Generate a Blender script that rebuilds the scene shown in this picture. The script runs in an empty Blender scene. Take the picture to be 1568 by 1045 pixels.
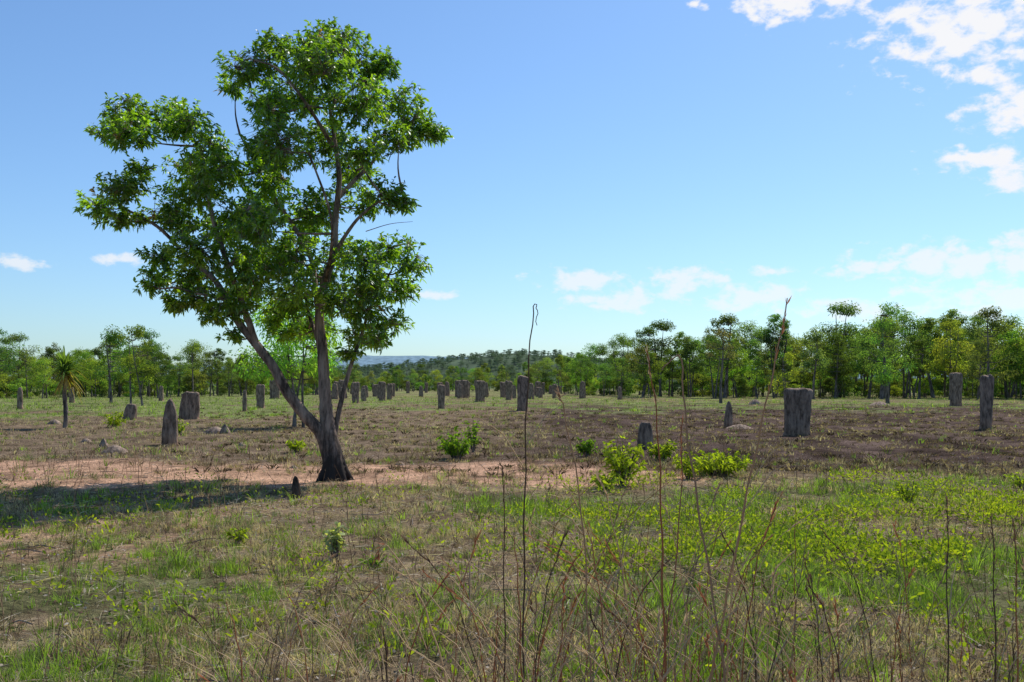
import bpy, math, numpy as np
from mathutils import Vector
R = np.random.default_rng(7)
S = bpy.context.scene
COL = S.collection

# ------------------------------------------------------------------ noise
def hsh(x, y, s):
    v = np.sin(x*127.1 + y*311.7 + s*74.7)*43758.5453
    return v - np.floor(v)
def vn(x, y, s=0):
    x = np.asarray(x, float); y = np.asarray(y, float)
    xi = np.floor(x); yi = np.floor(y); fx = x-xi; fy = y-yi
    fx = fx*fx*(3-2*fx); fy = fy*fy*(3-2*fy)
    a = hsh(xi, yi, s); b = hsh(xi+1, yi, s); c = hsh(xi, yi+1, s); d = hsh(xi+1, yi+1, s)
    return (a*(1-fx)+b*fx)*(1-fy)+(c*(1-fx)+d*fx)*fy
def fbm(x, y, s=0, o=4):
    t = 0; a = 0.5; n = 0
    for i in range(o):
        t = t + a*vn(x, y, s+i*3.3); n += a
        x = x*2.03+11.3; y = y*2.03+5.7; a *= 0.5
    return t/n
def ss(a, b, x):
    t = np.clip((x-a)/(b-a), 0, 1); return t*t*(3-2*t)
def mix(a, b, t):
    return a*(1-t)+b*t
def c3(*c): return np.array(c, float)

# ------------------------------------------------------------------ mesh building
class MB:
    def __init__(s): s.V=[]; s.T=[]; s.Q=[]; s.C=[]; s.TM=[]; s.QM=[]; s.n=0
    def add(s, V, T=None, Q=None, C=None, m=0):
        V = np.asarray(V, float).reshape(-1, 3)
        if C is None: C = np.ones((len(V), 3))
        C = np.broadcast_to(np.asarray(C, float), (len(V), 3))
        s.V.append(V); s.C.append(C)
        if T is not None and len(T):
            T = np.asarray(T).reshape(-1, 3); s.T.append(T+s.n); s.TM.append(np.full(len(T), m))
        if Q is not None and len(Q):
            Q = np.asarray(Q).reshape(-1, 4); s.Q.append(Q+s.n); s.QM.append(np.full(len(Q), m))
        s.n += len(V)
    def mesh(s, name, mats, smooth=False):
        V = np.concatenate(s.V); C = np.concatenate(s.C)
        T = np.concatenate(s.T) if s.T else np.zeros((0, 3), int)
        Q = np.concatenate(s.Q) if s.Q else np.zeros((0, 4), int)
        mi = np.concatenate(([np.concatenate(s.TM)] if s.TM else [])+([np.concatenate(s.QM)] if s.QM else []))
        me = bpy.data.meshes.new(name)
        me.vertices.add(len(V)); me.vertices.foreach_set('co', V.astype(np.float32).ravel())
        L = np.concatenate([T.ravel(), Q.ravel()]).astype(np.int32)
        me.loops.add(len(L)); me.loops.foreach_set('vertex_index', L)
        st = np.concatenate([np.arange(len(T))*3, len(T)*3+np.arange(len(Q))*4]).astype(np.int32)
        me.polygons.add(len(st)); me.polygons.foreach_set('loop_start', st)
        me.polygons.foreach_set('material_index', mi.astype(np.int32))
        me.update(calc_edges=True)
        me.polygons.foreach_set('use_smooth', np.full(len(st), bool(smooth)))
        ca = me.color_attributes.new(name='Col', type='FLOAT_COLOR', domain='POINT')
        ca.data.foreach_set('color', np.concatenate([C, np.ones((len(C), 1))], 1).astype(np.float32).ravel())
        for m in mats: me.materials.append(m)
        return me
    def obj(s, name, mats, smooth=False, loc=(0, 0, 0)):
        o = bpy.data.objects.new(name, s.mesh(name, mats, smooth)); o.location = loc
        COL.objects.link(o); return o

def tube(mb, P, r, sides=6, col=(1, 1, 1), m=0, jitter=0):
    P = np.asarray(P, float); r = np.broadcast_to(np.asarray(r, float), (len(P),))
    d = np.gradient(P, axis=0); d /= np.linalg.norm(d, axis=1, keepdims=True)+1e-9
    up = np.array([0.13, 0.97, 0.2]); a = np.cross(d, up); a /= np.linalg.norm(a, axis=1, keepdims=True)+1e-9
    b = np.cross(d, a); t = np.arange(sides)/sides*2*np.pi
    rr = r[:, None]*np.ones(sides)
    if jitter: rr = rr*(1+jitter*(R.random(rr.shape)-.5))
    V = P[:, None]+rr[..., None]*(np.cos(t)[None, :, None]*a[:, None]+np.sin(t)[None, :, None]*b[:, None])
    n = len(P); i = np.arange(n-1)[:, None]; j = np.arange(sides)[None]; j2 = (j+1) % sides
    Q = np.stack([i*sides+j+0*j2, i*sides+j2, (i+1)*sides+j2, (i+1)*sides+j], -1).reshape(-1, 4)
    mb.add(V.reshape(-1, 3), None, Q, col, m)

def spline(P, k=6):
    P = np.asarray(P, float); Q = np.vstack([2*P[0]-P[1], P, 2*P[-1]-P[-2]]); out = []
    for i in range(1, len(Q)-2):
        for t in np.arange(k)/k:
            a, b, c, d = Q[i-1], Q[i], Q[i+1], Q[i+2]
            out.append(.5*(2*b+(c-a)*t+(2*a-5*b+4*c-d)*t*t+(3*b-a-3*c+d)*t**3))
    out.append(P[-1]); return np.array(out)

def norm(v): return v/(np.linalg.norm(v, axis=-1, keepdims=True)+1e-9)

def leaves(mb, P, D, L, W, C, m=0, droop=0.25, simple=False):
    N = len(P); D = norm(D); rnd = R.normal(size=(N, 3)); rnd[:, 2] *= .5
    side = norm(np.cross(D, norm(rnd+np.array([0, 0, 1.2])))); L = L[:, None]; W = W[:, None]
    g = np.array([0, 0, -1.0])
    nrm = np.cross(side, D)
    if simple:
        V = np.stack([P, P+D*L*.45+side*W*.5, P+D*L+g*L*droop, P+D*L*.45-side*W*.5], 1)
        Q = np.arange(N)[:, None]*4+np.arange(4)[None]
        mb.add(V.reshape(-1, 3), None, Q, np.repeat(C, 4, 0), m); return
    f = nrm*W*.14
    V = np.stack([P, P+D*L*.3+side*W*.46+g*L*droop*.1+f, P+D*L*.3-side*W*.46+g*L*droop*.1+f,
                  P+D*L*.68+side*W*.38+g*L*droop*.5+f, P+D*L*.68-side*W*.38+g*L*droop*.5+f, P+D*L+g*L*droop], 1)
    b = np.arange(N)[:, None]*6
    T = np.concatenate([b+np.array([[0, 2, 1]]), b+np.array([[3, 4, 5]])])
    Q = b+np.array([[1, 2, 4, 3]])
    mb.add(V.reshape(-1, 3), T, Q, np.repeat(C, 6, 0), m)

# ------------------------------------------------------------------ materials
def newmat(name):
    m = bpy.data.materials.new(name); m.use_nodes = True; nt = m.node_tree; nt.nodes.clear()
    return m, nt, nt.nodes.new('ShaderNodeOutputMaterial')
def N(nt, t, **k):
    n = nt.nodes.new(t)
    for a, b in k.items(): setattr(n, a, b)
    return n
def mathn(nt, op, a, b=None, c=None):
    n = nt.nodes.new('ShaderNodeMath'); n.operation = op
    for i, v in enumerate((a, b, c)):
        if v is None: continue
        if isinstance(v, (int, float)): n.inputs[i].default_value = v
        else: nt.links.new(v, n.inputs[i])
    return n.outputs[0]
def leafmat(name, trans=.45, tint=(1.5, 1.5, .6), gloss=.06, rough=.4, var=.0, haze=None, hz=0):
    m, nt, out = newmat(name); l = nt.links.new
    at = N(nt, 'ShaderNodeAttribute', attribute_name='Col'); col = at.outputs['Color']
    if var:
        oi = N(nt, 'ShaderNodeObjectInfo'); hs = N(nt, 'ShaderNodeHueSaturation')
        l(col, hs.inputs['Color'])
        l(mathn(nt, 'MULTIPLY_ADD', oi.outputs['Random'], var*.14, .5-var*.05), hs.inputs['Hue'])
        l(mathn(nt, 'MULTIPLY_ADD', mathn(nt, 'FRACT', mathn(nt, 'MULTIPLY', oi.outputs['Random'], 17.3)), var*1.6, 1-var*.8), hs.inputs['Value'])
        col = hs.outputs[0]
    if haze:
        mx = N(nt, 'ShaderNodeMix', data_type='RGBA'); mx.inputs[0].default_value = hz  # distance haze mixed straight into the leaf colour
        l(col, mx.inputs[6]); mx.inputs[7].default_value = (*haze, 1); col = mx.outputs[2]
    d = N(nt, 'ShaderNodeBsdfDiffuse'); t = N(nt, 'ShaderNodeBsdfTranslucent'); l(col, d.inputs[0])
    mu = N(nt, 'ShaderNodeVectorMath', operation='MULTIPLY'); l(col, mu.inputs[0]); mu.inputs[1].default_value = tint
    l(mu.outputs[0], t.inputs[0])
    ms = N(nt, 'ShaderNodeMixShader'); ms.inputs[0].default_value = trans; l(d.outputs[0], ms.inputs[1]); l(t.outputs[0], ms.inputs[2])
    o = ms.outputs[0]
    if gloss:
        g = N(nt, 'ShaderNodeBsdfGlossy'); g.inputs['Roughness'].default_value = rough
        g.inputs[0].default_value = (.9, .95, 1, 1)
        m2 = N(nt, 'ShaderNodeMixShader'); m2.inputs[0].default_value = gloss; l(o, m2.inputs[1]); l(g.outputs[0], m2.inputs[2]); o = m2.outputs[0]
    l(o, out.inputs[0]); return m
def barkmat(name, c1, c2, scale=6, zs=.25, char=None, bump=.6, useattr=False, dist=.04):
    m, nt, out = newmat(name); l = nt.links.new
    tc = N(nt, 'ShaderNodeTexCoord'); mp = N(nt, 'ShaderNodeMapping'); mp.inputs['Scale'].default_value = (1, 1, zs)
    l(tc.outputs['Object'], mp.inputs[0]); no = N(nt, 'ShaderNodeTexNoise'); no.inputs['Scale'].default_value = scale
    no.inputs['Detail'].default_value = 7; no.inputs['Roughness'].default_value = .68; l(mp.outputs[0], no.inputs[0])
    cr = N(nt, 'ShaderNodeValToRGB'); cr.color_ramp.elements[0].position = .38; cr.color_ramp.elements[1].position = .62
    cr.color_ramp.elements[0].color = (*c1, 1); cr.color_ramp.elements[1].color = (*c2, 1); l(no.outputs[0], cr.inputs[0]); col = cr.outputs[0]
    if char:
        sp = N(nt, 'ShaderNodeSeparateXYZ'); l(tc.outputs['Object'], sp.inputs[0])
        f = mathn(nt, 'ADD', mathn(nt, 'MULTIPLY', sp.outputs[2], 1/char), mathn(nt, 'MULTIPLY_ADD', no.outputs[0], 1.6, -.8))
        mr = N(nt, 'ShaderNodeMapRange'); mr.inputs[1].default_value = .4; mr.inputs[2].default_value = 1.1; l(f, mr.inputs[0])
        mx = N(nt, 'ShaderNodeMix', data_type='RGBA'); l(mr.outputs[0], mx.inputs[0]); mx.inputs[6].default_value = (.038, .032, .028, 1); l(col, mx.inputs[7]); col = mx.outputs[2]
    if useattr:
        at = N(nt, 'ShaderNodeAttribute', attribute_name='Col'); mu = N(nt, 'ShaderNodeMix', data_type='RGBA', blend_type='MULTIPLY'); mu.inputs[0].default_value = 1
        l(col, mu.inputs[6]); l(at.outputs['Color'], mu.inputs[7]); col = mu.outputs[2]
    p = N(nt, 'ShaderNodeBsdfPrincipled'); p.inputs['Roughness'].default_value = .9; p.inputs['Specular IOR Level'].default_value = .1
    l(col, p.inputs['Base Color'])
    b = N(nt, 'ShaderNodeBump'); b.inputs['Strength'].default_value = bump; b.inputs['Distance'].default_value = dist; l(no.outputs[0], b.inputs['Height']); l(b.outputs[0], p.inputs['Normal'])
    l(p.outputs[0], out.inputs[0]); return m

M_leaf = leafmat('tree_leaf', .55, (2.2, 2.3, .4), .06, .42)
M_weed = leafmat('weed_leaf', .45, (1.6, 1.55, .4), 0)
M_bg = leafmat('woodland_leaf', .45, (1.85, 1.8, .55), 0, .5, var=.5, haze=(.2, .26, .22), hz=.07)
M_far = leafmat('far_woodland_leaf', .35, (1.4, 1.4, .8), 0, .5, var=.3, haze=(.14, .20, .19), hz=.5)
M_grass = leafmat('grass_blade', .38, (1.35, 1.4, .7), 0, .5)
M_bark = barkmat('tree_bark', (.06, .043, .035), (.36, .265, .21), 9, .22, char=.9)
M_bark2 = barkmat('woodland_bark', (.05, .042, .037), (.24, .2, .175), 5, .3)
M_stalk = leafmat('stalk', .3, (1.2, 1.1, 1), 0, .5)
M_mound = barkmat('termite_clay', (.095, .072, .058), (.37, .285, .225), 8, .3, bump=1.0, useattr=True, dist=.1)

# ------------------------------------------------------------------ ground functions
def hgt(x, y):
    d = np.hypot(x, y)
    return (fbm(x*.55, y*.55, 3, 3)-.5)*.2*(1-ss(60, 120, d)) + (fbm(x*.07, y*.07, 9, 2)-.5)*.25*ss(12, 40, d)*(1-ss(300, 600, d))
def zones(x, y):
    n = fbm(x*.35, y*.35, 21, 4)-.5; n2 = fbm(x*1.6, y*1.6, 31, 4)-.5
    yy = y+n*3.2+n2*1.2
    bare = ss(15.8, 17.0, yy)*(1-ss(20.4, 22.2, yy))*(1-ss(0.8, 4.0, x+n*4))
    bare = np.clip(bare*(1.05+n2*2.4), 0, 1)
    b2 = ss(.04, .26, n2+n*.6+.05)*(1-ss(-4.0, -2.0, x))*ss(8.5, 10, y)*(1-ss(12.3, 13.5, y))
    bare = np.maximum(bare, b2*.7)
    brown = ss(17.0, 21, yy)*(1-ss(80, 100, y+n*30))*(.4+.6*ss(-4, 3, x+n*5-y*.02))
    gf = ss(62, 72, y+n*30+np.where(x < -.2*y, 14, 0))*ss(-.12, .1, n+np.where(x < -.2*y, .2, 0))
    lush = ss(-.04, .12, n*1.1+.6*n2+.10*ss(-2, 3, x-y*.05)-.10*ss(.05, .4, -x/y)-.05)*(1-ss(17, 19, yy))
    return n, n2, bare, np.clip(brown, 0, 1), gf, lush
def gcol(x, y):
    n, n2, bare, brown, gf, lush = zones(x, y)
    n3 = fbm(x*5, y*5, 51, 3)-.5
    dry = c3(.28, .20, .13); gr = c3(.13, .15, .06)
    c = mix(dry, gr, (.1+.65*lush)[..., None])
    c = mix(c, c3(.115, .082, .067)*(1+1.5*(fbm(x*.9, y*.25, 71, 4)-.5))[..., None], brown[..., None])
    c = mix(c, c3(.18, .15, .085), (ss(70, 95, y)*.8)[..., None])
    c = mix(c, c3(.18, .22, .075)*(1+.5*n[..., None]), (gf*.8)[..., None])
    c = mix(c, c3(.55, .335, .22), bare[..., None])
    c = c*(1+1.1*n3+.7*n2)[..., None]
    far = ss(250, 700, np.hypot(x, y)); c = mix(c, c3(.10, .13, .07), far[..., None])
    return np.clip(c, .01, .8)

# ground sheet
nr, na = 720, 1000
rr = .4*np.exp(np.linspace(0, math.log(9000/.4), nr))
th = np.linspace(0, 1, na, endpoint=False)*2*np.pi
RR, TH = np.meshgrid(rr, th, indexing='ij')
X = RR*np.sin(TH); Y = RR*np.cos(TH); Z = hgt(X, Y)
mb = MB(); i = np.arange(nr-1)[:, None]; j = np.arange(na)[None]; j2 = (j+1) % na
Q = np.stack([i*na+j, (i+1)*na+j, (i+1)*na+j2, i*na+j2], -1).reshape(-1, 4)
V = np.stack([X, Y, Z], -1).reshape(-1, 3); C = gcol(X, Y).reshape(-1, 3)
mb.add(np.vstack([V, [[0, 0, float(hgt(0., 0.))]]]), np.stack([np.full(na, nr*na), np.arange(na), (np.arange(na)+1) % na], -1)[:, [0, 1, 2]], Q, np.vstack([C, C[:1]]))
gm, nt, out = newmat('ground_soil'); l = nt.links.new
at = N(nt, 'ShaderNodeAttribute', attribute_name='Col'); tc = N(nt, 'ShaderNodeTexCoord')
n1 = N(nt, 'ShaderNodeTexNoise'); n1.inputs['Scale'].default_value = 14; n1.inputs['Detail'].default_value = 6; n1.inputs['Roughness'].default_value = .7; l(tc.outputs['Object'], n1.inputs[0])
n2_ = N(nt, 'ShaderNodeTexNoise'); n2_.inputs['Scale'].default_value = 1.3; n2_.inputs['Detail'].default_value = 7; n2_.inputs['Roughness'].default_value = .75; l(tc.outputs['Object'], n2_.inputs[0])
f = mathn(nt, 'MULTIPLY', mathn(nt, 'MULTIPLY_ADD', n1.outputs[0], 2.8, -.4), mathn(nt, 'MULTIPLY_ADD', n2_.outputs[0], 2.2, -.1))
vm = N(nt, 'ShaderNodeVectorMath', operation='SCALE'); l(at.outputs['Color'], vm.inputs[0]); l(f, vm.inputs['Scale'])
p = N(nt, 'ShaderNodeBsdfDiffuse'); l(vm.outputs[0], p.inputs[0])
b = N(nt, 'ShaderNodeBump'); b.inputs['Strength'].default_value = 1; b.inputs['Distance'].default_value = .12; l(n1.outputs[0], b.inputs['Height']); l(b.outputs[0], p.inputs['Normal']); l(p.outputs[0], out.inputs[0])
g = mb.obj('ground', [gm], True)

# ------------------------------------------------------------------ grass
def grass(name, y0, y1, nt_, nb, hs, ws, spread, mt=M_grass):
    ty = R.uniform(y0, y1, nt_); tx = R.uniform(-1, 1, nt_)*(ty*.6+1.3)
    n, n2, bare, brown, gf, lush = zones(tx, ty)
    clump = fbm(tx*1.3, ty*1.3, 77, 3)
    keep = R.random(nt_) < (1-.97*bare)*(.2+1.4*ss(.38, .6, clump))*(1-.35*brown)
    tx, ty, n, n2, brown, gf, lush, clump = [a[keep] for a in (tx, ty, n, n2, brown, gf, lush, clump)]
    T = len(tx); kind = R.random(T)
    pg = .17+.78*lush
    pg = mix(pg, .06, brown); pg = mix(pg, .85, gf)
    isg = (kind < pg)
    dr = mix(c3(.54, .43, .27), c3(.38, .31, .24), R.random((T, 1)))
    dr = mix(dr, c3(.12, .085, .065), (R.random(T) < .25+.45*brown)[:, None]*.9)
    gr = mix(c3(.17, .27, .045), c3(.34, .48, .06), R.random((T, 1))**1.2)
    gr = mix(gr, c3(.15, .19, .08), (R.random(T) < .3)[:, None]*1.)
    c = np.where(isg[:, None], gr, dr)*R.uniform(.6, 1.3, (T, 1))
    h = hs*R.uniform(.4, 1.3, T)*(.5+1.*clump)*np.where(isg, 1.1, .8)*np.where(R.random(T) < .05, 1.8, 1)
    k = np.repeat(np.arange(T), nb); B = len(k)
    a = R.uniform(0, 2*np.pi, B); rad = np.abs(R.normal(0, spread, B))
    bx = tx[k]+np.cos(a)*rad; by = ty[k]+np.sin(a)*rad; bz = hgt(bx, by)-.01
    P = np.stack([bx, by, bz], -1)
    lean = np.stack([np.cos(a), np.sin(a)], -1)*R.uniform(.05, 1.0, (B, 1))+R.normal(0, .3, (B, 2))
    lean = np.where((R.random(B) < .35)[:, None]*(~isg[k])[:, None], lean*2.2, lean)
    H = h[k]*R.uniform(.4, 1.15, B)
    D1 = np.concatenate([lean*.45, np.ones((B, 1))], 1)*H[:, None]*.55
    D2 = np.concatenate([lean*1.1, np.full((B, 1), .8)], 1)*H[:, None]*.5
    az = R.uniform(0, np.pi, B); s = np.stack([np.cos(az), np.sin(az), 0*az], -1)*(ws*R.uniform(.6, 1.4, B))[:, None]*.5
    V = np.stack([P-s, P+s, P+D1-s*.8, P+D1+s*.8, P+D1+D2], 1).reshape(-1, 3)
    cc = np.clip(c[k]*R.uniform(.7, 1.3, (B, 1)), .01, .75)
    b_ = np.arange(B)[:, None]*5
    m = MB(); m.add(V, b_+np.array([[2, 3, 4]]), b_+np.array([[0, 1, 3, 2]]), np.repeat(cc, 5, 0)); return m
gm_ = MB()
for a in [(3.4, 12, 17000, 16, .105, .0056, .036), (12, 22, 12000, 12, .115, .0088, .05), (22, 60, 16000, 8, .13, .017, .08), (60, 150, 9000, 6, .2, .035, .25)]:
    q = grass('g', *a); gm_.add(q.V[0], q.T[0], q.Q[0], q.C[0])
nd = 28000; y = R.uniform(3.5, 17, nd); x = R.uniform(-1, 1, nd)*(y*.6+1.2)
lu = zones(x, y)[5]; kp = R.random(nd) < (.15+1.1*ss(.42, .62, fbm(x*1.7, y*1.7, 61, 3)))*(1-.7*lu)
x, y = x[kp], y[kp]; nd = len(x); a = R.uniform(0, 6.28, nd)
P = np.stack([x, y, hgt(x, y)+R.uniform(.01, .05, nd)], -1); D = np.stack([np.cos(a), np.sin(a), R.normal(0.05, .2, nd)], -1)
sc = mix(c3(.62, .54, .42), c3(.34, .27, .2), R.random((nd, 1)))*R.uniform(.7, 1.1, (nd, 1))
leaves(gm_, P, D, R.uniform(.08, .26, nd), R.uniform(.004, .007, nd)*(.6+y/14), sc, simple=True, droop=.08)
gm_.obj('grass', [M_grass])

# leaf litter
nl = 14000; ly = R.uniform(3.5, 24, nl); lx = R.uniform(-1, 1, nl)*(ly*.6+1.2)
P = np.stack([lx, ly, hgt(lx, ly)+R.uniform(.004, .03, nl)], -1); D = R.normal(size=(nl, 3)); D[:, 2] *= .25
lc = np.array([[.42, .36, .29], [.28, .18, .12], [.5, .45, .39], [.16, .1, .07], [.33, .2, .15]])[R.integers(0, 5, nl)]
m = MB(); leaves(m, P, D, R.uniform(.02, .06, nl), R.uniform(.01, .022, nl), lc, droop=0); m.obj('leaf_litter', [M_stalk])

# broad-leaved green weeds
m = MB()
nw = 2200
wy = np.concatenate([R.uniform(8.5, 17.5, nw), R.uniform(4.2, 17, 700)]); wx = np.concatenate([R.uniform(.08, .62, nw)*wy[:nw]+R.normal(0, .6, nw), R.uniform(-.6, .62, 700)*wy[nw:]])
kp = (R.random(len(wx)) < ss(.47, .6, fbm(wx*.9, wy*.9, 91, 3)))
wx, wy = wx[kp], wy[kp]
for x, y in zip(wx, wy):
    k = R.integers(8, 22); h = R.uniform(.05, .22); z = float(hgt(x, y))
    P = np.stack([x+R.normal(0, .05+h*.3, k), y+R.normal(0, .05+h*.3, k), z+R.uniform(.1, 1, k)*h], -1)
    D = P-np.array([x, y, z-.02]); D = norm(D)+R.normal(0, .4, (k, 3)); D[:, 2] = np.abs(D[:, 2])+.2
    c = mix(c3(.15, .24, .03), c3(.34, .4, .04), R.random())*R.uniform(.75, 1.2, (k, 1))
    leaves(m, P, D, R.uniform(.03, .08, k), R.uniform(.014, .03, k), c, droop=.2)
m.obj('broadleaf_weeds', [M_weed])

# dry weed stalks
m = MB()
for i in range(1500):
    y = 4.4+19*R.random()**1.2; x = R.uniform(-1, 1)*(y*.6+.8); z = float(hgt(x, y)); h = R.uniform(.1, .42)*(1.3 if y < 9 else 1)
    ln = R.normal(0, .22, 2); c = mix(c3(.09, .055, .038), c3(.42, .29, .18), R.random())
    P = [[x, y, z], [x+ln[0]*h*.4, y+ln[1]*h*.4, z+h*.5], [x+ln[0]*h*1.3, y+ln[1]*h, z+h]]
    w = .0016+.00018*y; tube(m, P, [w, w*.9, w*.5], 3, c)
    if R.random() < .5:
        k = 7; t = R.uniform(.6, 1, k)[:, None]; PP = np.array(P[0])*(1-t)+np.array(P[2])*t
        D = R.normal(size=(k, 3))+[0, 0, 1.5]; leaves(m, PP, D, R.uniform(.015, .045, k), R.uniform(.004, .01, k), np.tile(c, (k, 1)), simple=True, droop=0)
m.obj('dry_weed_stalks', [M_stalk])

# tall foreground grass stalks (x,z) profiles at depth y
def stalk(m, pts, y, r=.0032, c=(.22, .13, .08), c2=None, head=True, dy=0):
    pts = np.array(pts, float); P = np.stack([pts[:, 0], y+dy*pts[:, 1], pts[:, 1]], -1)
    P = spline(P, 5); n = len(P); P[:, 0] += .004*np.sin(np.arange(n)*1.7)
    rad = r*np.linspace(1.15, .4, n); tube(m, P, rad, 5, np.array(c))
    if head:
        k = 26; i = R.integers(int(n*.72), n-1, k); f = R.random((k, 1)); B = P[i]*(1-f)+P[i+1]*f
        D = norm(P[i+1]-P[i])+R.normal(0, .14, (k, 3)); leaves(m, B, D, R.uniform(.02, .05, k), R.uniform(.004, .008, k), np.tile(np.array(c2 if c2 else c), (k, 1)), simple=True, droop=0)
    for q in range(4):
        i = R.integers(1, max(2, int(n*.6))); a = R.uniform(0, 6.28); L = R.uniform(.15, .5)
        B = P[i]; D = np.array([math.cos(a), math.sin(a)*.6, 1.4]); D /= np.linalg.norm(D)
        tube(m, [B, B+D*L*.5, B+D*L*.85+np.array([D[0]*.1, D[1]*.1, -.05])*L*2], [.0028, .0023, .0009], 3, np.array([.55, .42, .26]))
m = MB()
br = (.16, .1, .068); rd = (.42, .18, .09); tn = (.6, .44, .26)
stalk(m, [(.03, 0), (.045, .5), (.05, 1.1), (.06, 1.6), (.085, 1.95), (.10, 1.97), (.098, 1.9)], 4, .0038, br, head=False)
stalk(m, [(.66, 0), (.80, .5), (.87, .85), (.97, 1.35), (1.05, 1.72), (1.11, 2.01)], 4, .0056, (.5, .32, .18), rd)
stalk(m, [(.9, 0), (.84, .6), (.76, 1.1), (.70, 1.5), (.68, 1.76), (.645, 1.765), (.6, 1.72)], 4, .0052, (.42, .28, .18), head=False)
stalk(m, [(.64, 0), (.61, .7), (.6, 1.15), (.58, 1.55), (.54, 1.8)], 4, .0050, rd, tn)
stalk(m, [(.33, 0), (.31, .6), (.28, 1.15), (.21, 1.55), (.19, 1.62)], 4, .0042, (.46, .3, .18))
stalk(m, [(.55, 0), (.62, .5), (.69, 1.1), (.70, 1.52)], 4.1, .0042, (.4, .2, .12), rd)
stalk(m, [(-.03, 0), (-.03, .7), (-.035, 1.33)], 4, .0038, br)
stalk(m, [(-.2, 0), (-.33, .5), (-.42, .75), (-.55, .95), (-.6, .9)], 4.4, .0044, tn, rd)
stalk(m, [(-.5, 0), (-.52, .35), (-.54, .62)], 4.2, .006, br, br)
stalk(m, [(.92, 0), (.95, .8), (1.02, 1.2)], 4.3, .0042, tn)
stalk(m, [(1.76, 0), (1.75, .7), (1.75, 1.2)], 4, .0038, br); stalk(m, [(1.95, 0), (1.94, .7), (1.93, 1.12)], 4, .0038, br)
stalk(m, [(2.03, 0), (2.03, .6), (2.02, 1.1)], 4, .0038, rd, br); stalk(m, [(.45, 0), (.5, .6), (.42, 1.1), (.36, 1.3)], 4.2, .0038, tn)
for i in range(150):
    y = R.uniform(3.7, 5.6); g_ = i < 80; x = (R.normal(.15, .12) if g_ else R.uniform(-.3, .6))*y; h = R.uniform(.4, 1.0)*(1.25 if g_ else .9); b_ = R.normal(0, .2)
    c = [(.36, .25, .16), rd, rd, tn, br][R.integers(0, 5)]
    stalk(m, [(x, 0), (x+b_*.3*h, h*.45), (x+b_*h*.8, h*.8), (x+b_*h*1.5, h)], y, R.uniform(.0022, .004), c, head=R.random() < .5)
m.obj('tall_grass_stalks', [M_stalk])

# ------------------------------------------------------------------ main tree
K = .01135
def tp(px, py, dy=0.): return np.array([(px-510)*K, dy, (740-py)*K])
m = MB()
def limb(pts, r0, r1, sides=10, k=6, jit=.12):
    P = spline([tp(*p) for p in pts], k); n = len(P); rad = np.linspace(r0, r1, n); tube(m, P, rad, sides, m=0, jitter=jit); return P
skel = []
A = spline([tp(513, 750), tp(512, 725), tp(509, 700), tp(504, 672), tp(500, 640), tp(497, 600), tp(494, 545), tp(489, 490), tp(497, 440), tp(510, 395), tp(514, 340), tp(521, 280, -.1), tp(512, 225, .1), tp(503, 150, 0), tp(508, 85, 0)], 6)
nA = len(A); ra = np.interp(np.arange(nA)/nA, [0, .05, .12, .2, .3, .5, .75, 1], [.27, .215, .18, .145, .11, .08, .05, .015]); tube(m, A, ra, 14, jitter=.16); skel += list(A[20:])
skel += list(limb([(505, 712), (492, 670, -.03), (468, 640, -.1), (443, 605, -.2), (425, 570, -.25), (400, 535, -.3), (372, 500, -.3), (352, 465, -.2), (325, 430, 0), (285, 400, .2), (235, 350, .2), (180, 320, .1)], .12, .02)[22:])
skel += list(limb([(510, 690), (514, 655, .08), (522, 610, .2), (533, 565, .3), (548, 520, .35), (565, 470, .3), (595, 425, .1)], .055, .018)[18:])
skel += list(limb([(490, 500), (480, 450, .2), (470, 400, .4), (440, 345, .5), (405, 290, .4), (380, 240, .2), (365, 210, .1)], .06, .012)[8:])
skel += list(limb([(400, 535, -.3), (385, 480, -.5), (365, 420, -.6), (340, 350, -.5), (322, 285, -.3), (305, 230, 0), (260, 200, .2), (200, 195, .2)], .06, .015)[8:])
skel += list(limb([(512, 395), (530, 372, -.2), (555, 345, -.4), (590, 320, -.5), (620, 308, -.4)], .04, .012)[6:])
skel += list(limb([(517, 310), (540, 275, .3), (568, 240, .5), (600, 205, .5), (645, 190, .4)], .045, .012)[6:])
skel += list(limb([(510, 230), (480, 180, -.5), (440, 130, -.6), (395, 110, -.5)], .038, .012)[6:])
skel += list(limb([(505, 170), (530, 135, .4), (565, 105, .5)], .03, .01)[5:])
skel += list(limb([(352, 465, -.2), (320, 460, -.5), (285, 450, -.5)], .03, .01)[5:])
skel += list(limb([(494, 560), (475, 520, .6), (455, 480, 1.0), (440, 430, 1.4), (430, 380, 1.7)], .045, .018)[8:])
skel += list(limb([(498, 440), (520, 400, -.8), (525, 350, -1.2), (500, 270, -1.5)], .035, .015)[8:])
skel = np.array(skel)
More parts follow.
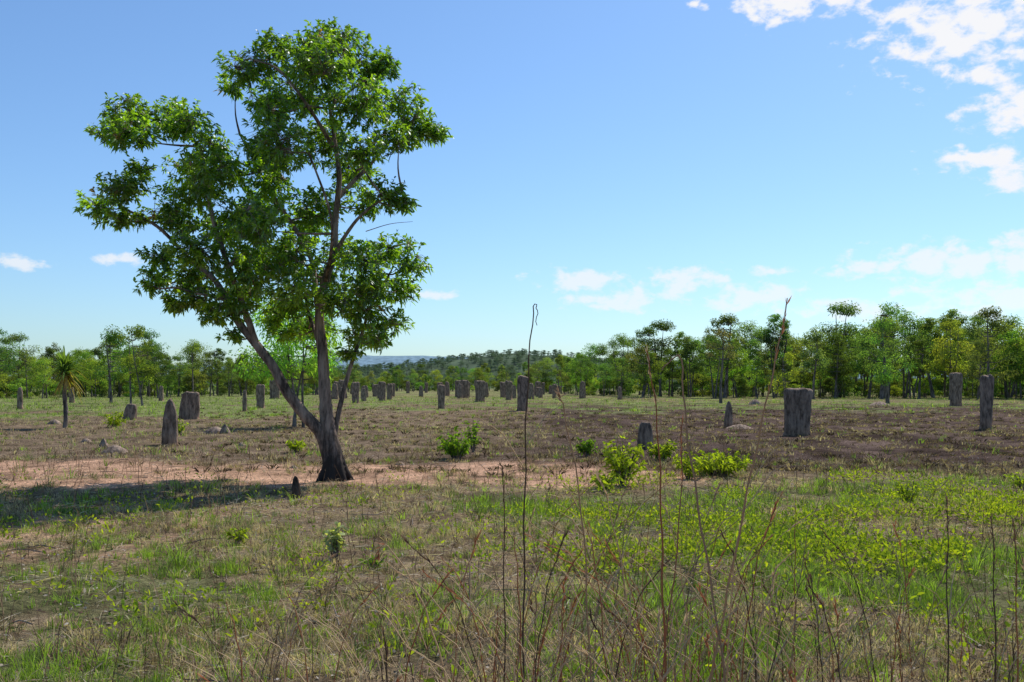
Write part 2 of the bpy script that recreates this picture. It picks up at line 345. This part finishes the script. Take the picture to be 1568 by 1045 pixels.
lobes = [(515, 72, 58, 36, 0), (468, 90, 45, 35, .4), (422, 78, 40, 24, 0), (388, 118, 50, 32, -.2), (352, 135, 26, 16, .2), (440, 130, 55, 40, .9), (500, 130, 60, 45, -1), (560, 108, 48, 38, .3), (590, 92, 22, 22, .2),
 (605, 160, 50, 38, .5), (640, 195, 42, 32, .3), (668, 205, 22, 18, .2), (555, 185, 55, 45, -.8), (480, 195, 55, 45, 1.2), (610, 225, 40, 25, -.4), (430, 190, 42, 40, -.8), (400, 240, 40, 40, .3), (455, 255, 50, 45, -1.3), (520, 245, 45, 35, 1.3), (565, 255, 36, 26, -.9),
 (205, 180, 52, 28, 0), (262, 178, 48, 30, .4), (160, 205, 36, 22, .2), (300, 205, 45, 32, -.4), (225, 225, 52, 30, -.6), (280, 248, 50, 35, .7), (330, 232, 28, 28, 0), (205, 262, 28, 18, .2), (345, 262, 36, 26, .5),
 (152, 318, 36, 24, .1), (200, 300, 45, 28, -.3), (240, 320, 45, 30, .6), (185, 340, 40, 18, 0), (300, 300, 50, 32, 0), (345, 285, 42, 38, -.9), (385, 310, 45, 42, .9), (420, 285, 40, 40, -.3), (270, 345, 40, 22, .2), (325, 345, 45, 30, .9), (375, 345, 45, 30, -.6),
 (245, 400, 34, 26, 0), (280, 425, 52, 36, .5), (240, 440, 30, 24, -.2), (330, 400, 50, 36, -1), (375, 385, 50, 40, .6), (400, 430, 50, 36, -.8), (300, 465, 48, 25, -.2), (350, 440, 45, 30, 1.1), (430, 370, 45, 42, -1.4), (265, 470, 25, 15, .1), (370, 475, 45, 26, -.5),
 (470, 310, 48, 40, .9), (440, 330, 42, 36, 1.6), (500, 370, 35, 30, 1.4), (465, 400, 45, 36, -.7), (430, 460, 50, 30, .9), (475, 455, 35, 25, -1), (400, 480, 36, 22, 1.3), (335, 490, 26, 18, -.3), (445, 495, 40, 22, 1.5), (490, 420, 36, 28, .8), (440, 415, 40, 30, -.2), (420, 510, 34, 18, 1.0),
 (600, 312, 36, 28, -.4), (555, 312, 34, 24, .4), (625, 325, 18, 14, -.4), (600, 385, 48, 24, .2), (565, 412, 45, 30, -.6), (625, 410, 32, 26, .1), (605, 445, 44, 26, .5), (540, 440, 42, 32, .9), (520, 470, 34, 26, -.6), (560, 480, 45, 28, -.1), (595, 498, 32, 22, .3), (545, 515, 42, 24, .6), (575, 525, 28, 16, -.1), (530, 545, 22, 12, .2), (365, 520, 18, 12, -.3), (575, 450, 40, 26, -.5)]
def crown_lobe(c, rx, rz, ry, dens):
    area = 4*math.pi*((rx*rz+ry*rz+rx*ry)/3); n = max(8, int(area*dens))
    d = norm(R.normal(size=(n, 3))); d[:, 2] = d[:, 2]*.95+.05
    rad = R.random(n)**.5
    rad *= 1+.5*(fbm(d[:, 0]*2+c[0]*3, d[:, 2]*2+c[2]*3, 5, 2)-.5)
    return c+d*rad[:, None]*np.array([rx, ry, rz]), d
for (px, py, rx, rz, dy) in lobes:
    c = tp(px, py, dy*1.0); rx *= K; rz *= K; ry = max(.35, (rx+rz)*.6)
    dd = np.linalg.norm((skel-c)*[1, 1, 1.0], axis=1)+np.maximum(0, skel[:, 2]-c[2])*2; s0 = skel[np.argmin(dd)]
    mid = (s0+c)/2+np.array([R.normal(0, .06), R.normal(0, .06), -.06]); end = c+R.normal(0, .05, 3)-[0, 0, rz*.15]
    Lg = np.linalg.norm(end-s0); tube(m, spline([s0, mid, end], 4)[:8], np.linspace(.013+.01*min(Lg, 1.5), .007, 8), 6)
    pts, d = crown_lobe(c, rx, rz, ry, 34)
    sub = c+np.clip(R.normal(0, .35, (5, 3)), -.55, .55)*np.array([rx, ry, rz])
    for q in sub: tube(m, [end, (end+q)/2+[0, 0, .02], q], [.008, .007, .005], 4)
    shade = R.uniform(.85, 1.2)
    for p_, dr in zip(pts, d):
        q = sub[np.argmin(np.linalg.norm(sub-p_, axis=1))]
        tube(m, [q, (q+p_)/2+[0, 0, .03], p_], [.005, .004, .0025], 3)
        k = R.integers(10, 17); ax = norm(dr*.8+np.array([0, 0, .45])+R.normal(0, .35, 3))
        t = R.uniform(-.13, .04, (k, 1)); LD = norm(R.normal(size=(k, 3)))*.85+ax*.8
        cc = mix(c3(.07, .145, .022), c3(.2, .31, .03), R.random()**1.3)*shade*R.uniform(.7, 1.35, (k, 1))
        if R.random() < .003: cc = cc*0+c3(.25, .17, .06)
        leaves(m, p_+ax*t, LD, R.uniform(.07, .128, k), R.uniform(.028, .046, k), np.clip(cc, 0, 1), m=1, droop=.4)
for (a, b_) in [((360, 280), (330, 265)), ((240, 262), (150, 290)), ((560, 360), (632, 345))]:
    p0, p1 = tp(*a), tp(*b_)
    tube(m, spline([p0, (p0+p1)/2+[0, .1, .06], p1], 4), np.linspace(.008, .003, 9), 4)
tx, ty = -3.11, 17.3
for a in range(7):
    an = a*.9+R.random()*.3; dx, dy = math.cos(an), math.sin(an)
    tube(m, [[.03+dx*.1, dy*.1, .42], [.03+dx*.17, dy*.17, .15], [.03+dx*.32, dy*.32, -.06]], [.06, .075, .04], 7, jitter=.2)
m.obj('broadleaf_tree', [M_bark, M_leaf], True, (tx, ty, float(hgt(tx, ty))+.02))

# ------------------------------------------------------------------ woodland trees
def gen_tree(name, H, W, nl, ncard, ls, trunks=1, cb=.35, tone=(.07, .11, .03), leafm=M_bg, bark=M_bark2, simple=True):
    m = MB(); tips = []
    for t in range(trunks):
        bx, by = R.normal(0, .12*trunks, 2)
        lean = R.normal(0, .08*W+.1*trunks, 2)
        P = spline([[bx, by, -.1], [bx+lean[0]*.3+R.normal(0, .05), by+lean[1]*.3, H*.25], [bx+lean[0]*.8, by+lean[1]*.8+R.normal(0, .1), H*.55], [bx+lean[0]*1.2, by+lean[1]*1.2, H*.9]], 5)
        n = len(P); r = H*.017/math.sqrt(trunks)*1.1; tube(m, P, np.linspace(r*1.2, r*.2, n), 6, jitter=.2); tips.append(P)
    allp = np.concatenate([p[4:] for p in tips])
    for i in range(nl):
        u = R.random(); z = H*(cb+(1-cb)*u); prof = math.sin(math.pi*min(1, .18+.82*u*.97))**.7
        a = R.uniform(0, 6.28); rr_ = W*.5*prof*R.uniform(.3, 1.0)
        c = np.array([math.cos(a)*rr_, math.sin(a)*rr_, z]); lr = W*R.uniform(.10, .2)
        low = allp[(allp[:, 2] < c[2]-.02*H)]; s0 = low[np.argmin(np.linalg.norm(low-c, axis=1))] if len(low) else allp[0]
        tube(m, [s0, (s0+c)/2+[0, 0, -.03*H], c], [H*.006, H*.004, H*.002], 4)
        d = norm(R.normal(size=(ncard, 3))); q = c+d*(R.random((ncard, 1))**.5)*np.array([lr, lr, lr*.62])
        LD = d+R.normal(0, .5, (ncard, 3)); LD[:, 2] -= .25
        cc = np.array(tone)*R.uniform(.7, 1.35)*R.uniform(.7, 1.35, (ncard, 1))
        cc = cc*np.array([R.uniform(.9, 1.2), 1, 1])
        leaves(m, q, LD, ls*R.uniform(.6, 1.3, ncard), ls*.42*R.uniform(.7, 1.2, ncard), cc, m=1, droop=.3, simple=simple)
    return m.mesh(name, [bark, leafm], False)
V_ = []
specs = [(9, 5.8, 34, 1, .36), (10, 5, 30, 1, .4), (8, 6.2, 34, 2, .35), (9, 4.2, 24, 1, .42), (7.5, 4.8, 26, 3, .35), (10.5, 6.4, 38, 2, .42), (8.5, 5.2, 20, 1, .48), (9.5, 6.6, 22, 2, .55), (10, 3.4, 22, 1, .38)]
tones = [(.13, .20, .045), (.11, .17, .05), (.165, .235, .045), (.12, .165, .065), (.18, .26, .045), (.095, .15, .045), (.14, .18, .065), (.115, .18, .05), (.13, .2, .05)]
for i, (H, W, nl_, tr, cb) in enumerate(specs): V_.append((H, gen_tree('woodland_tree_mesh', H, W, nl_, 115, .27, tr, cb, tones[i])))
B_ = [(3, gen_tree('understorey_mesh', 3, 3.2, 16, 90, .25, 3, .15, t)) for t in [(.13, .205, .045), (.17, .255, .045), (.11, .16, .05)]]
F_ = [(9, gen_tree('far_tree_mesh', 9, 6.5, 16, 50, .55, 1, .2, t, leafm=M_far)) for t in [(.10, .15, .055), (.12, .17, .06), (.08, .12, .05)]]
def parent(name):
    e = bpy.data.objects.new(name, None); COL.objects.link(e); return e
def put(par, me, nm, x, y, z, s, sx=1):
    o = bpy.data.objects.new(nm, me); COL.objects.link(o); o.parent = par; o.location = (x, y, z); o.rotation_euler = (R.normal(0, .03), R.normal(0, .03), R.uniform(0, 6.28)); o.scale = (s*sx, s*sx, s)
wood = parent('woodland_treeline')
def front(u): return np.interp(u, [-.8, -.5, -.35, -.2, -.13, .0, .06, .12, .3, .8], [120, 125, 140, 165, 270, 260, 170, 140, 128, 115])
def hfac(u): return np.interp(u, [-.8, -.5, -.4, -.3, -.15, -.03, .08, .15, .3, .4, .5, .8], [.78, .78, .9, .8, .78, .76, .9, 1.02, 1.08, 1.2, 1.28, 1.28])
for row, (off, n_) in enumerate([(0, 80), (8, 90), (18, 95), (34, 95), (58, 95)]):
    for i in range(n_):
        u = -.72+1.44*(i+R.uniform(-.8, .8)+.5)/n_; y = front(u)+off+R.normal(0, 5); x = u*y
        H, me = V_[R.integers(len(V_))]; s = hfac(u)*(.45+.65*R.random()**.8)*(.92 if off == 0 else 1)
        put(wood, me, 'tree', x, y, float(hgt(x, y)), s, R.uniform(.8, 1.2))
for row, (off, n_) in enumerate([(6, 60), (16, 100), (30, 120), (55, 120)]):
    for i in range(n_):
        u = -.72+1.44*(i+R.uniform(-.9, .9)+.5)/n_; y = front(u)+off+R.normal(0, 4); x = u*y
        H, me = B_[R.integers(3)]; put(wood, me, 'understorey', x, y, float(hgt(x, y)), R.uniform(.35, 1.2), R.uniform(.9, 1.4))
for i in range(420):
    y = 280+R.random()**1.3*600; u = R.uniform(-.7, .7)
    H, me = F_[R.integers(3)]; put(wood, me, 'far_tree', u*y, y, 0, R.uniform(.6, .95))

# hills
def hill(name, yc, prof, depth, col, trees=0):
    xs = np.linspace(-1, 1, 240)*yc*1.0; ys = np.linspace(-1, 1, 26); X, Yt = np.meshgrid(xs, ys, indexing='ij')
    h = prof(X/yc)*np.clip(1-Yt**2, 0, 1)*(1+.12*(fbm(X/yc*30, Yt*3, 4, 3)-.5)); Yw = yc+Yt*depth
    mm = MB(); nx, ny = X.shape; i = np.arange(nx-1)[:, None]; j = np.arange(ny-1)[None]
    Q = np.stack([i*ny+j, (i+1)*ny+j, (i+1)*ny+j+1, i*ny+j+1], -1).reshape(-1, 4)
    mm.add(np.stack([X, Yw, h-1.], -1).reshape(-1, 3), None, Q, 1)
    mt, nt, out = newmat(name+'_hazed_scrub'); l = nt.links.new; tc = N(nt, 'ShaderNodeTexCoord'); no = N(nt, 'ShaderNodeTexNoise'); no.inputs['Scale'].default_value = .05; no.inputs['Detail'].default_value = 10; l(tc.outputs['Object'], no.inputs[0])  # scrub colour with distance haze tinted in
    cr = N(nt, 'ShaderNodeValToRGB'); cr.color_ramp.elements[0].position = .35; cr.color_ramp.elements[1].position = .65
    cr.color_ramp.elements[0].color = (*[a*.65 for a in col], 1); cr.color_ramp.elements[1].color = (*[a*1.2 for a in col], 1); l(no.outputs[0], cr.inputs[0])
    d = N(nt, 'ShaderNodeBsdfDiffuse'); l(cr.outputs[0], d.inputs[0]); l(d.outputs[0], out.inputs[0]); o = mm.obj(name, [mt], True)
    for k in range(trees):
        u = R.uniform(-.3, .3); t = -.95+1.05*R.random(); z = float(prof(np.array(u)))*(1-t*t)-1.5
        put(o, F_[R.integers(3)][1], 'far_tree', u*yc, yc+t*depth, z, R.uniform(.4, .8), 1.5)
hill('hill', 1000, lambda u: np.interp(u, [-1, -.5, -.2, -.1, -.04, .0, .05, .09, .16, .3, 1], [6, 9, 12, 22, 30, 34, 32, 26, 15, 10, 8]), 180, (.085, .115, .075), 1300)
hill('hill', 4200, lambda u: np.interp(u, [-1, -.5, -.25, -.15, -.1, -.03, .1, .2, .5, 1], [60, 80, 90, 130, 128, 120, 100, 90, 80, 60]), 700, (.19, .28, .34))  # bluish base colour stands in for atmospheric haze

def solo(name, x, y, H, W, nl_, nc, ls, tr, cb, tone):
    me = gen_tree(name, H, W, nl_, nc, ls, tr, cb, tone, simple=False); o = bpy.data.objects.new(name, me); COL.objects.link(o); o.location = (x, y, float(hgt(x, y)))
solo('eucalyptus_tree', -8.9, 40, 5.2, 4.4, 52, 130, .16, 3, .42, (.2, .28, .04))
solo('eucalyptus_tree', -29.5, 78, 6.2, 3.4, 28, 120, .17, 2, .3, (.2, .26, .04))
solo('eucalyptus_tree', -37, 92, 7.0, 4.6, 26, 120, .2, 1, .35, (.14, .2, .045))
solo('eucalyptus_tree', 19.5, 92, 7.4, 3.0, 14, 100, .16, 1, .5, (.13, .13, .07))
solo('eucalyptus_tree', 25, 90, 4.6, 2.6, 18, 100, .18, 2, .15, (.19, .27, .04))
solo('eucalyptus_tree', 36, 95, 9.4, 5.0, 30, 130, .2, 1, .25, (.12, .18, .04))
solo('eucalyptus_tree', 44, 92, 9.0, 4.6, 30, 130, .2, 1, .2, (.10, .15, .045))

# ------------------------------------------------------------------ shrubs
def shrub(name, x, y, w, h, n, ls, tone):
    m = MB(); z0 = float(hgt(x, y))
    for i in range(n):
        a = R.uniform(0, 6.28); q = R.random()**.5; tip = np.array([math.cos(a)*q*w*.5, math.sin(a)*q*w*.5, h*(.35+.65*R.random()*(1-.4*q))])
        tube(m, [[tip[0]*.15, tip[1]*.15, -.02], tip*[.5, .5, .6], tip], [.008, .006, .003], 4, (.5, .4, .3), m=0)
        k = 14; t = R.uniform(.35, 1.08, (k, 1)); P = tip*t; D = norm(R.normal(size=(k, 3)))+tip/np.linalg.norm(tip)*.7
        leaves(m, P, D, ls*R.uniform(.6, 1.3, k), ls*.5*R.uniform(.7, 1.2, k), np.array(tone)*R.uniform(.6, 1.4, (k, 1))*R.uniform(.8, 1.2), m=1, droop=.3)
    m.obj(name, [M_bark2, M_weed], False, (x, y, z0))
YG = (.27, .35, .035); GG = (.15, .26, .03)
shrub('shrub', -1.22, 22, .85, .68, 50, .1, GG); shrub('shrub', -.95, 24.5, .35, .95, 14, .1, GG)
shrub('shrub', 1.7, 22.6, .5, .5, 24, .09, GG); shrub('shrub', 1.85, 16.6, .8, .85, 42, .1, YG); shrub('shrub', 1.5, 16.0, .6, .35, 16, .09, YG)
shrub('shrub', 3.2, 21.4, .6, .5, 30, .1, YG); shrub('shrub', 3.75, 17.9, 1.25, .5, 66, .1, YG); shrub('shrub', 3.1, 17.4, .5, .5, 22, .09, YG)
shrub('shrub', -5.3, 24.5, .5, .36, 18, .1, YG); shrub('shrub', -16.2, 40.5, .9, .75, 30, .12, YG); shrub('shrub', -11.2, 33.5, .6, .5, 22, .1, YG)
shrub('shrub', -1.7, 9.6, .32, .38, 11, .08, (.34, .38, .2)); shrub('shrub', -1.25, 9.0, .22, .16, 16, .035, GG); shrub('shrub', -2.9, 10.6, .3, .22, 10, .06, YG)
shrub('shrub', 5.4, 13.6, .35, .35, 14, .06, YG); shrub('shrub', 8.2, 16, .5, .3, 16, .07, YG)
m = MB()
for i in range(1700):
    y = 18+52*R.random()**1.3; x = R.uniform(-.3, .64)*y+R.normal(0, 1); z = float(hgt(x, y)); k = 18; s = R.uniform(.06, .18)
    a = R.uniform(0, 6.28, k); P = np.stack([x+np.cos(a)*s*.4, y+np.sin(a)*s*.4, np.full(k, z)], -1); D = np.stack([np.cos(a), np.sin(a), R.uniform(.5, 1.8, k)], -1)
    leaves(m, P, D, s*R.uniform(.6, 1.5, k), np.full(k, .012+y*.0004), np.tile(mix(c3(.04, .03, .026), c3(.38, .29, .19), R.random()**2), (k, 1)), simple=True)
m.obj('dry_tussocks', [M_grass])

# ------------------------------------------------------------------ pandanus
m = MB(); tube(m, spline([[0, 0, -.1], [.03, 0, .6], [-.02, .02, 1.2], [0, 0, 2.0]], 6), .085, 9, jitter=.3)
def strap(base, d, L, w, droop, c):
    n = 8; t = np.linspace(0, 1, n)[:, None]; d = d/np.linalg.norm(d); P = base+d*L*t+np.array([0, 0, -1])*droop*L*t**2.2
    s = norm(np.cross(d, [0, 0, 1.])+1e-4); wd = w*(1-t**2)*.5+.003; V = np.concatenate([P-s*wd, P+s*wd]); i = np.arange(n-1)
    m.add(V, None, np.stack([i, i+1, n+i+1, n+i], -1), c, 1)
for i in range(260):
    a = R.uniform(0, 6.28); e = R.uniform(-.25, 1.5) if i < 200 else R.uniform(-1.1, .1); d = np.array([math.cos(a)*math.cos(e), math.sin(a)*math.cos(e), math.sin(e)])
    dead = e < -.1
    strap(np.array([0, 0, 2.1+R.uniform(-.15, .35)]), d, R.uniform(.8, 1.4)*(1 if i < 200 else .8), .065, .3 if not dead else .4, (np.array([.3, .25, .1]) if dead else np.array([.14, .23, .06]))*R.uniform(.7, 1.3))
m.obj('pandanus_palm', [M_bark2, M_weed], False, (-17.6, 39.2, float(hgt(-17.6, 39.2))))

# ------------------------------------------------------------------ termite mounds
def mound(x, y, h, w, t=None, shape='slab', lean=0, rot=None, tone=1., name='termite_mound'):
    t = t or w*.42; n, s = 34, 40; m = MB(); zz = np.linspace(0, 1, n); an = np.arange(s)/s*2*np.pi; sd = R.uniform(0, 100)
    ex = .62
    cx = np.sign(np.cos(an))*np.abs(np.cos(an))**ex; cy = np.sign(np.sin(an))*np.abs(np.sin(an))**ex
    if shape == 'slab': pr = np.interp(zz, [0, .04, .1, .3, .7, .93, .98, 1], [1.2, 1.0, .9, .9, 1.0, 1.02, .95, .75])
    elif shape == 'cone': pr = np.interp(zz, [0, .06, .3, .6, .85, .95, 1], [1.2, .98, .95, .85, .6, .38, .12])
    elif shape == 'tab': pr = np.interp(zz, [0, .06, .3, .7, .9, .97, 1], [1.3, 1.0, .95, .85, .72, .58, .3])
    else: pr = np.interp(zz, [0, .2, .5, .8, 1], [1, .92, .7, .4, .1])
    A_, Z_ = np.meshgrid(an, zz); f = 1+.26*(fbm(np.cos(A_)*1.2+sd, Z_*3*h/w*.5+np.sin(A_)*1.2, sd, 4)-.5)+.08*(fbm(np.cos(A_)*5, Z_*3+np.sin(A_)*5, sd, 3)-.5)
    VX = cx[None]*pr[:, None]*w/2*f; VY = cy[None]*(pr*.7+.3*np.minimum(1, pr))[:, None]*t/2*f*np.where(Z_ > .97, .55, 1)
    top = (fbm(np.cos(A_)*2.2+sd*2, np.sin(A_)*.4, sd+3, 3)-.5)*.13*h*ss(.6, 1, Z_)
    VZ = Z_*h+top-.04; VX = VX+lean*Z_*h
    V = np.stack([VX, VY, VZ], -1).reshape(-1, 3); i = np.arange(n-1)[:, None]; j = np.arange(s)[None]; j2 = (j+1) % s
    Q = np.stack([i*s+j, i*s+j2, (i+1)*s+j2, (i+1)*s+j], -1).reshape(-1, 4)
    V = np.vstack([V, [[lean*h, 0, V[-s:, 2].mean()]]]); T = np.stack([(n-1)*s+np.arange(s), (n-1)*s+(np.arange(s)+1) % s, np.full(s, n*s)], -1)
    cc = np.concatenate([(np.array([1.25, .98, .8])[None]*(1-ss(.0, .3, Z_.ravel()))[:, None]+np.array([1, .95, .9])[None]*ss(.0, .3, Z_.ravel())[:, None])*tone, [[tone]*3]])
    m.add(V, T, Q, cc); o = m.obj(name, [M_mound], True, (x, y, float(hgt(x, y)))); o.rotation_euler[2] = R.normal(0, .12) if rot is None else rot
for a in [(-9.49, 27.6, 1.32, .44, .3, 'cone', .02), (-15.75, 48.9, 1.4, .85, .4, 'slab', -.02), (-16.25, 49.3, 1.25, .5, .3, 'tab', .05), (-18.8, 48.9, .82, .65, .4, 'tab', .15), (-33.6, 68, 1.5, .4, .3, 'tab', 0),
          (-18.7, 74, 1.75, .7, .3, 'slab', 0), (-17.4, 64.8, 1.4, .3, .25, 'tab', 0), (-28.1, 118, 2.4, 1.3, .5, 'slab', 0), (-4.96, 70, 1.75, .52, .3, 'slab', 0), (.68, 64.8, 2.3, .74, .35, 'slab', .02),
          (-3.2, 99.6, 2.15, 1.05, .4, 'slab', 0), (-14, 89, 1.9, .7, .3, 'slab', 0), (-21, 118, 1.9, .8, .4, 'tab', 0), (-14.1, 108, 2.1, .85, .4, 'slab', 0), (-14.5, 118, 1.9, .7, .4, 'slab', 0), (-15.5, 104, 1.4, .6, .3, 'tab', 0),
          (-6.5, 144, 2.2, .9, .4, 'slab', 0), (-1.3, 144, 2.3, .9, .4, 'slab', 0), (-.37, 113, 2.2, .8, .4, 'slab', 0), (9.5, 33.2, 1.62, .92, .4, 'slab', .03), (3.45, 25.9, .74, .42, .3, 'tab', .03), (8.65, 39.8, 1.1, .34, .3, 'cone', .02),
          (36.1, 81, 2.75, 1.0, .45, 'slab', 0), (18.4, 38.7, 2.1, .5, .3, 'slab', .03), (-42, 95, 1.5, .5, .3, 'tab', 0), (-37, 105, 1.6, .5, .4, 'tab', 0), (9.2, 130, 2.3, .9, .4, 'tab', 0), (13, 120, 1.6, .6, .4, 'tab', 0), (4, 150, 2.2, .8, .4, 'slab', 0)]:
    mound(*a)
for i in range(42):
    y = R.uniform(120, 225); mound(R.uniform(-.18, .05)*y, y, R.uniform(1.3, 2.5), R.uniform(.5, 1.2), .4, ['slab', 'tab'][i % 2])
for (x, y, h, w) in [(-9.9, 33.2, .28, .9), (-9.4, 32.6, .35, .35), (-9.9, 24.8, .22, .7), (-10.5, 25.6, .3, .3), (-19.3, 42, .25, .6), (8.9, 39.0, .2, 1.1), (21, 86, .5, 1.2), (31, 84, .4, 1.8), (-4.3, 19.6, .1, .2), (-2.3, 20.4, .12, .25), (-12.4, 29, .16, .4), (-7.2, 26.5, .14, .3)]:
    mound(x, y, h, w, w*.7, 'heap', 0, None, 1.2, 'termite_mound_rubble')
mound(-3.22, 14.9, .36, .13, .12, 'cone', -.05, None, .35, 'charred_stump'); mound(-6.0, 5.9, .12, .2, .15, 'heap', 0, None, .3, 'charred_stump')

m = MB()
for i in range(160):
    y = R.uniform(4.5, 24); x = R.uniform(-1, 1)*(y*.6); a = R.uniform(0, 3.14); L = R.uniform(.15, .6); z = float(hgt(x, y))
    d = np.array([math.cos(a), math.sin(a), R.normal(0, .12)])*L; P = np.array([x, y, z+.02]); tube(m, [P, P+d*.5+[0, 0, R.uniform(0, .03)], P+d], [.006, .005, .003], 4, mix(c3(.3, .26, .22), c3(.08, .06, .05), R.random()))
m.obj('fallen_sticks', [M_stalk])

# ------------------------------------------------------------------ light & sky
sd = Vector((.47, .66, 1.02)).normalized(); el = math.asin(sd.z); az = math.atan2(sd.x, sd.y)
L = bpy.data.lights.new('sun', 'SUN'); L.energy = 5.0; L.angle = math.radians(.5); L.color = (1, .95, .87)
lo = bpy.data.objects.new('sun', L); COL.objects.link(lo); lo.rotation_euler = sd.to_track_quat('Z', 'Y').to_euler()
W = bpy.data.worlds.new('World'); S.world = W; W.use_nodes = True; nt = W.node_tree; nt.nodes.clear(); l = nt.links.new
out = N(nt, 'ShaderNodeOutputWorld'); bg = N(nt, 'ShaderNodeBackground'); bg.inputs[1].default_value = .1; l(bg.outputs[0], out.inputs[0])
sk = N(nt, 'ShaderNodeTexSky', sky_type='NISHITA', sun_disc=False, sun_elevation=el, sun_rotation=az); sk.air_density = 1.0; sk.dust_density = .6; sk.ozone_density = 2.0
tn_ = N(nt, 'ShaderNodeVectorMath', operation='MULTIPLY'); l(sk.outputs[0], tn_.inputs[0]); tn_.inputs[1].default_value = (.95, 1.22, 1.48)
tc = N(nt, 'ShaderNodeTexCoord'); sp = N(nt, 'ShaderNodeSeparateXYZ'); l(tc.outputs['Generated'], sp.inputs[0])
dg = 180/math.pi
A_ = mathn(nt, 'MULTIPLY', mathn(nt, 'ARCTAN2', sp.outputs[0], sp.outputs[1]), dg); E_ = mathn(nt, 'MULTIPLY', mathn(nt, 'ARCSINE', sp.outputs[2]), dg)
cb = N(nt, 'ShaderNodeCombineXYZ'); l(A_, cb.inputs[0]); l(E_, cb.inputs[1])
clouds = [(15.1, 20.3, 2.6, 1.1), (18.4, 20.1, 1.4, .7), (21.7, 19.2, 2.0, 1.0), (24.8, 18.1, 5.0, 2.6), (26.7, 14, 2.4, 1.4), (25.5, 15.8, 1.7, .7), (24.9, 11.7, 2.4, .7), (26.9, 10.7, 2.2, 1.0), (24.2, 12.4, .6, .3), (10.5, 20.6, .8, .3),
          (4.0, 6.0, 3, .8), (6.2, 4.9, 3.8, .75), (9.9, 5.9, 2.6, .9), (13.5, 4.9, 3.4, .95), (14.6, 6.3, 1.5, .35), (19.7, 6.4, 2.4, .6), (23.6, 6.5, 5, 1.2), (27, 6.6, 2.8, 1.3), (27, 4.5, 6, 1.2), (19, 4.2, 5, .6),
          (-26.5, 6.3, 1.5, .45), (-21.3, 6.7, 1.4, .35), (-4.3, 5.2, 1.2, .35), (34, 16, 6, 3), (-36, 7, 4, .8)]
best = None
for (a, e, rx, ry) in clouds:
    s1 = N(nt, 'ShaderNodeVectorMath', operation='SUBTRACT'); l(cb.outputs[0], s1.inputs[0]); s1.inputs[1].default_value = (a, e, 0)
    s2 = N(nt, 'ShaderNodeVectorMath', operation='MULTIPLY'); l(s1.outputs[0], s2.inputs[0]); s2.inputs[1].default_value = (1/rx, 1/ry, 0)
    s3 = N(nt, 'ShaderNodeVectorMath', operation='LENGTH'); l(s2.outputs[0], s3.inputs[0])
    best = s3.outputs['Value'] if best is None else mathn(nt, 'MINIMUM', best, s3.outputs['Value'])
mp = N(nt, 'ShaderNodeMapping'); mp.inputs['Scale'].default_value = (1, 1.6, 1); l(cb.outputs[0], mp.inputs[0])
no = N(nt, 'ShaderNodeTexNoise'); no.inputs['Scale'].default_value = .78; no.inputs['Detail'].default_value = 8; no.inputs['Roughness'].default_value = .58; no.inputs['Distortion'].default_value = .15; l(mp.outputs[0], no.inputs[0])
v = mathn(nt, 'ADD', mathn(nt, 'MULTIPLY_ADD', best, -.85, 1.0), mathn(nt, 'MULTIPLY_ADD', no.outputs[0], 3.0, -1.5))
mr = N(nt, 'ShaderNodeMapRange', interpolation_type='SMOOTHSTEP'); mr.inputs[1].default_value = .1; mr.inputs[2].default_value = .85; l(v, mr.inputs[0])
elf = N(nt, 'ShaderNodeMapRange'); l(E_, elf.inputs[0]); elf.inputs[1].default_value = 4; elf.inputs[2].default_value = 12; elf.inputs[3].default_value = .62; elf.inputs[4].default_value = .97
mx = N(nt, 'ShaderNodeMix', data_type='RGBA'); l(mathn(nt, 'MULTIPLY', mr.outputs[0], elf.outputs[0]), mx.inputs[0]); l(tn_.outputs[0], mx.inputs[6]); mx.inputs[7].default_value = (9.4, 9.4, 9.6, 1)
l(mx.outputs[2], bg.inputs[0])

# ------------------------------------------------------------------ camera
cd = bpy.data.cameras.new('camera'); cam = bpy.data.objects.new('camera', cd); COL.objects.link(cam); S.camera = cam
cam.location = (0, 0, 1.7+float(hgt(0., 0.))); cam.rotation_euler = (math.radians(90), 0, 0); cd.lens = 35; cd.sensor_width = 36; cd.shift_y = .0434; cd.clip_end = 20000; cd.clip_start = .05
S.view_settings.view_transform = 'Standard'; S.view_settings.look = 'None'; S.view_settings.exposure = 0
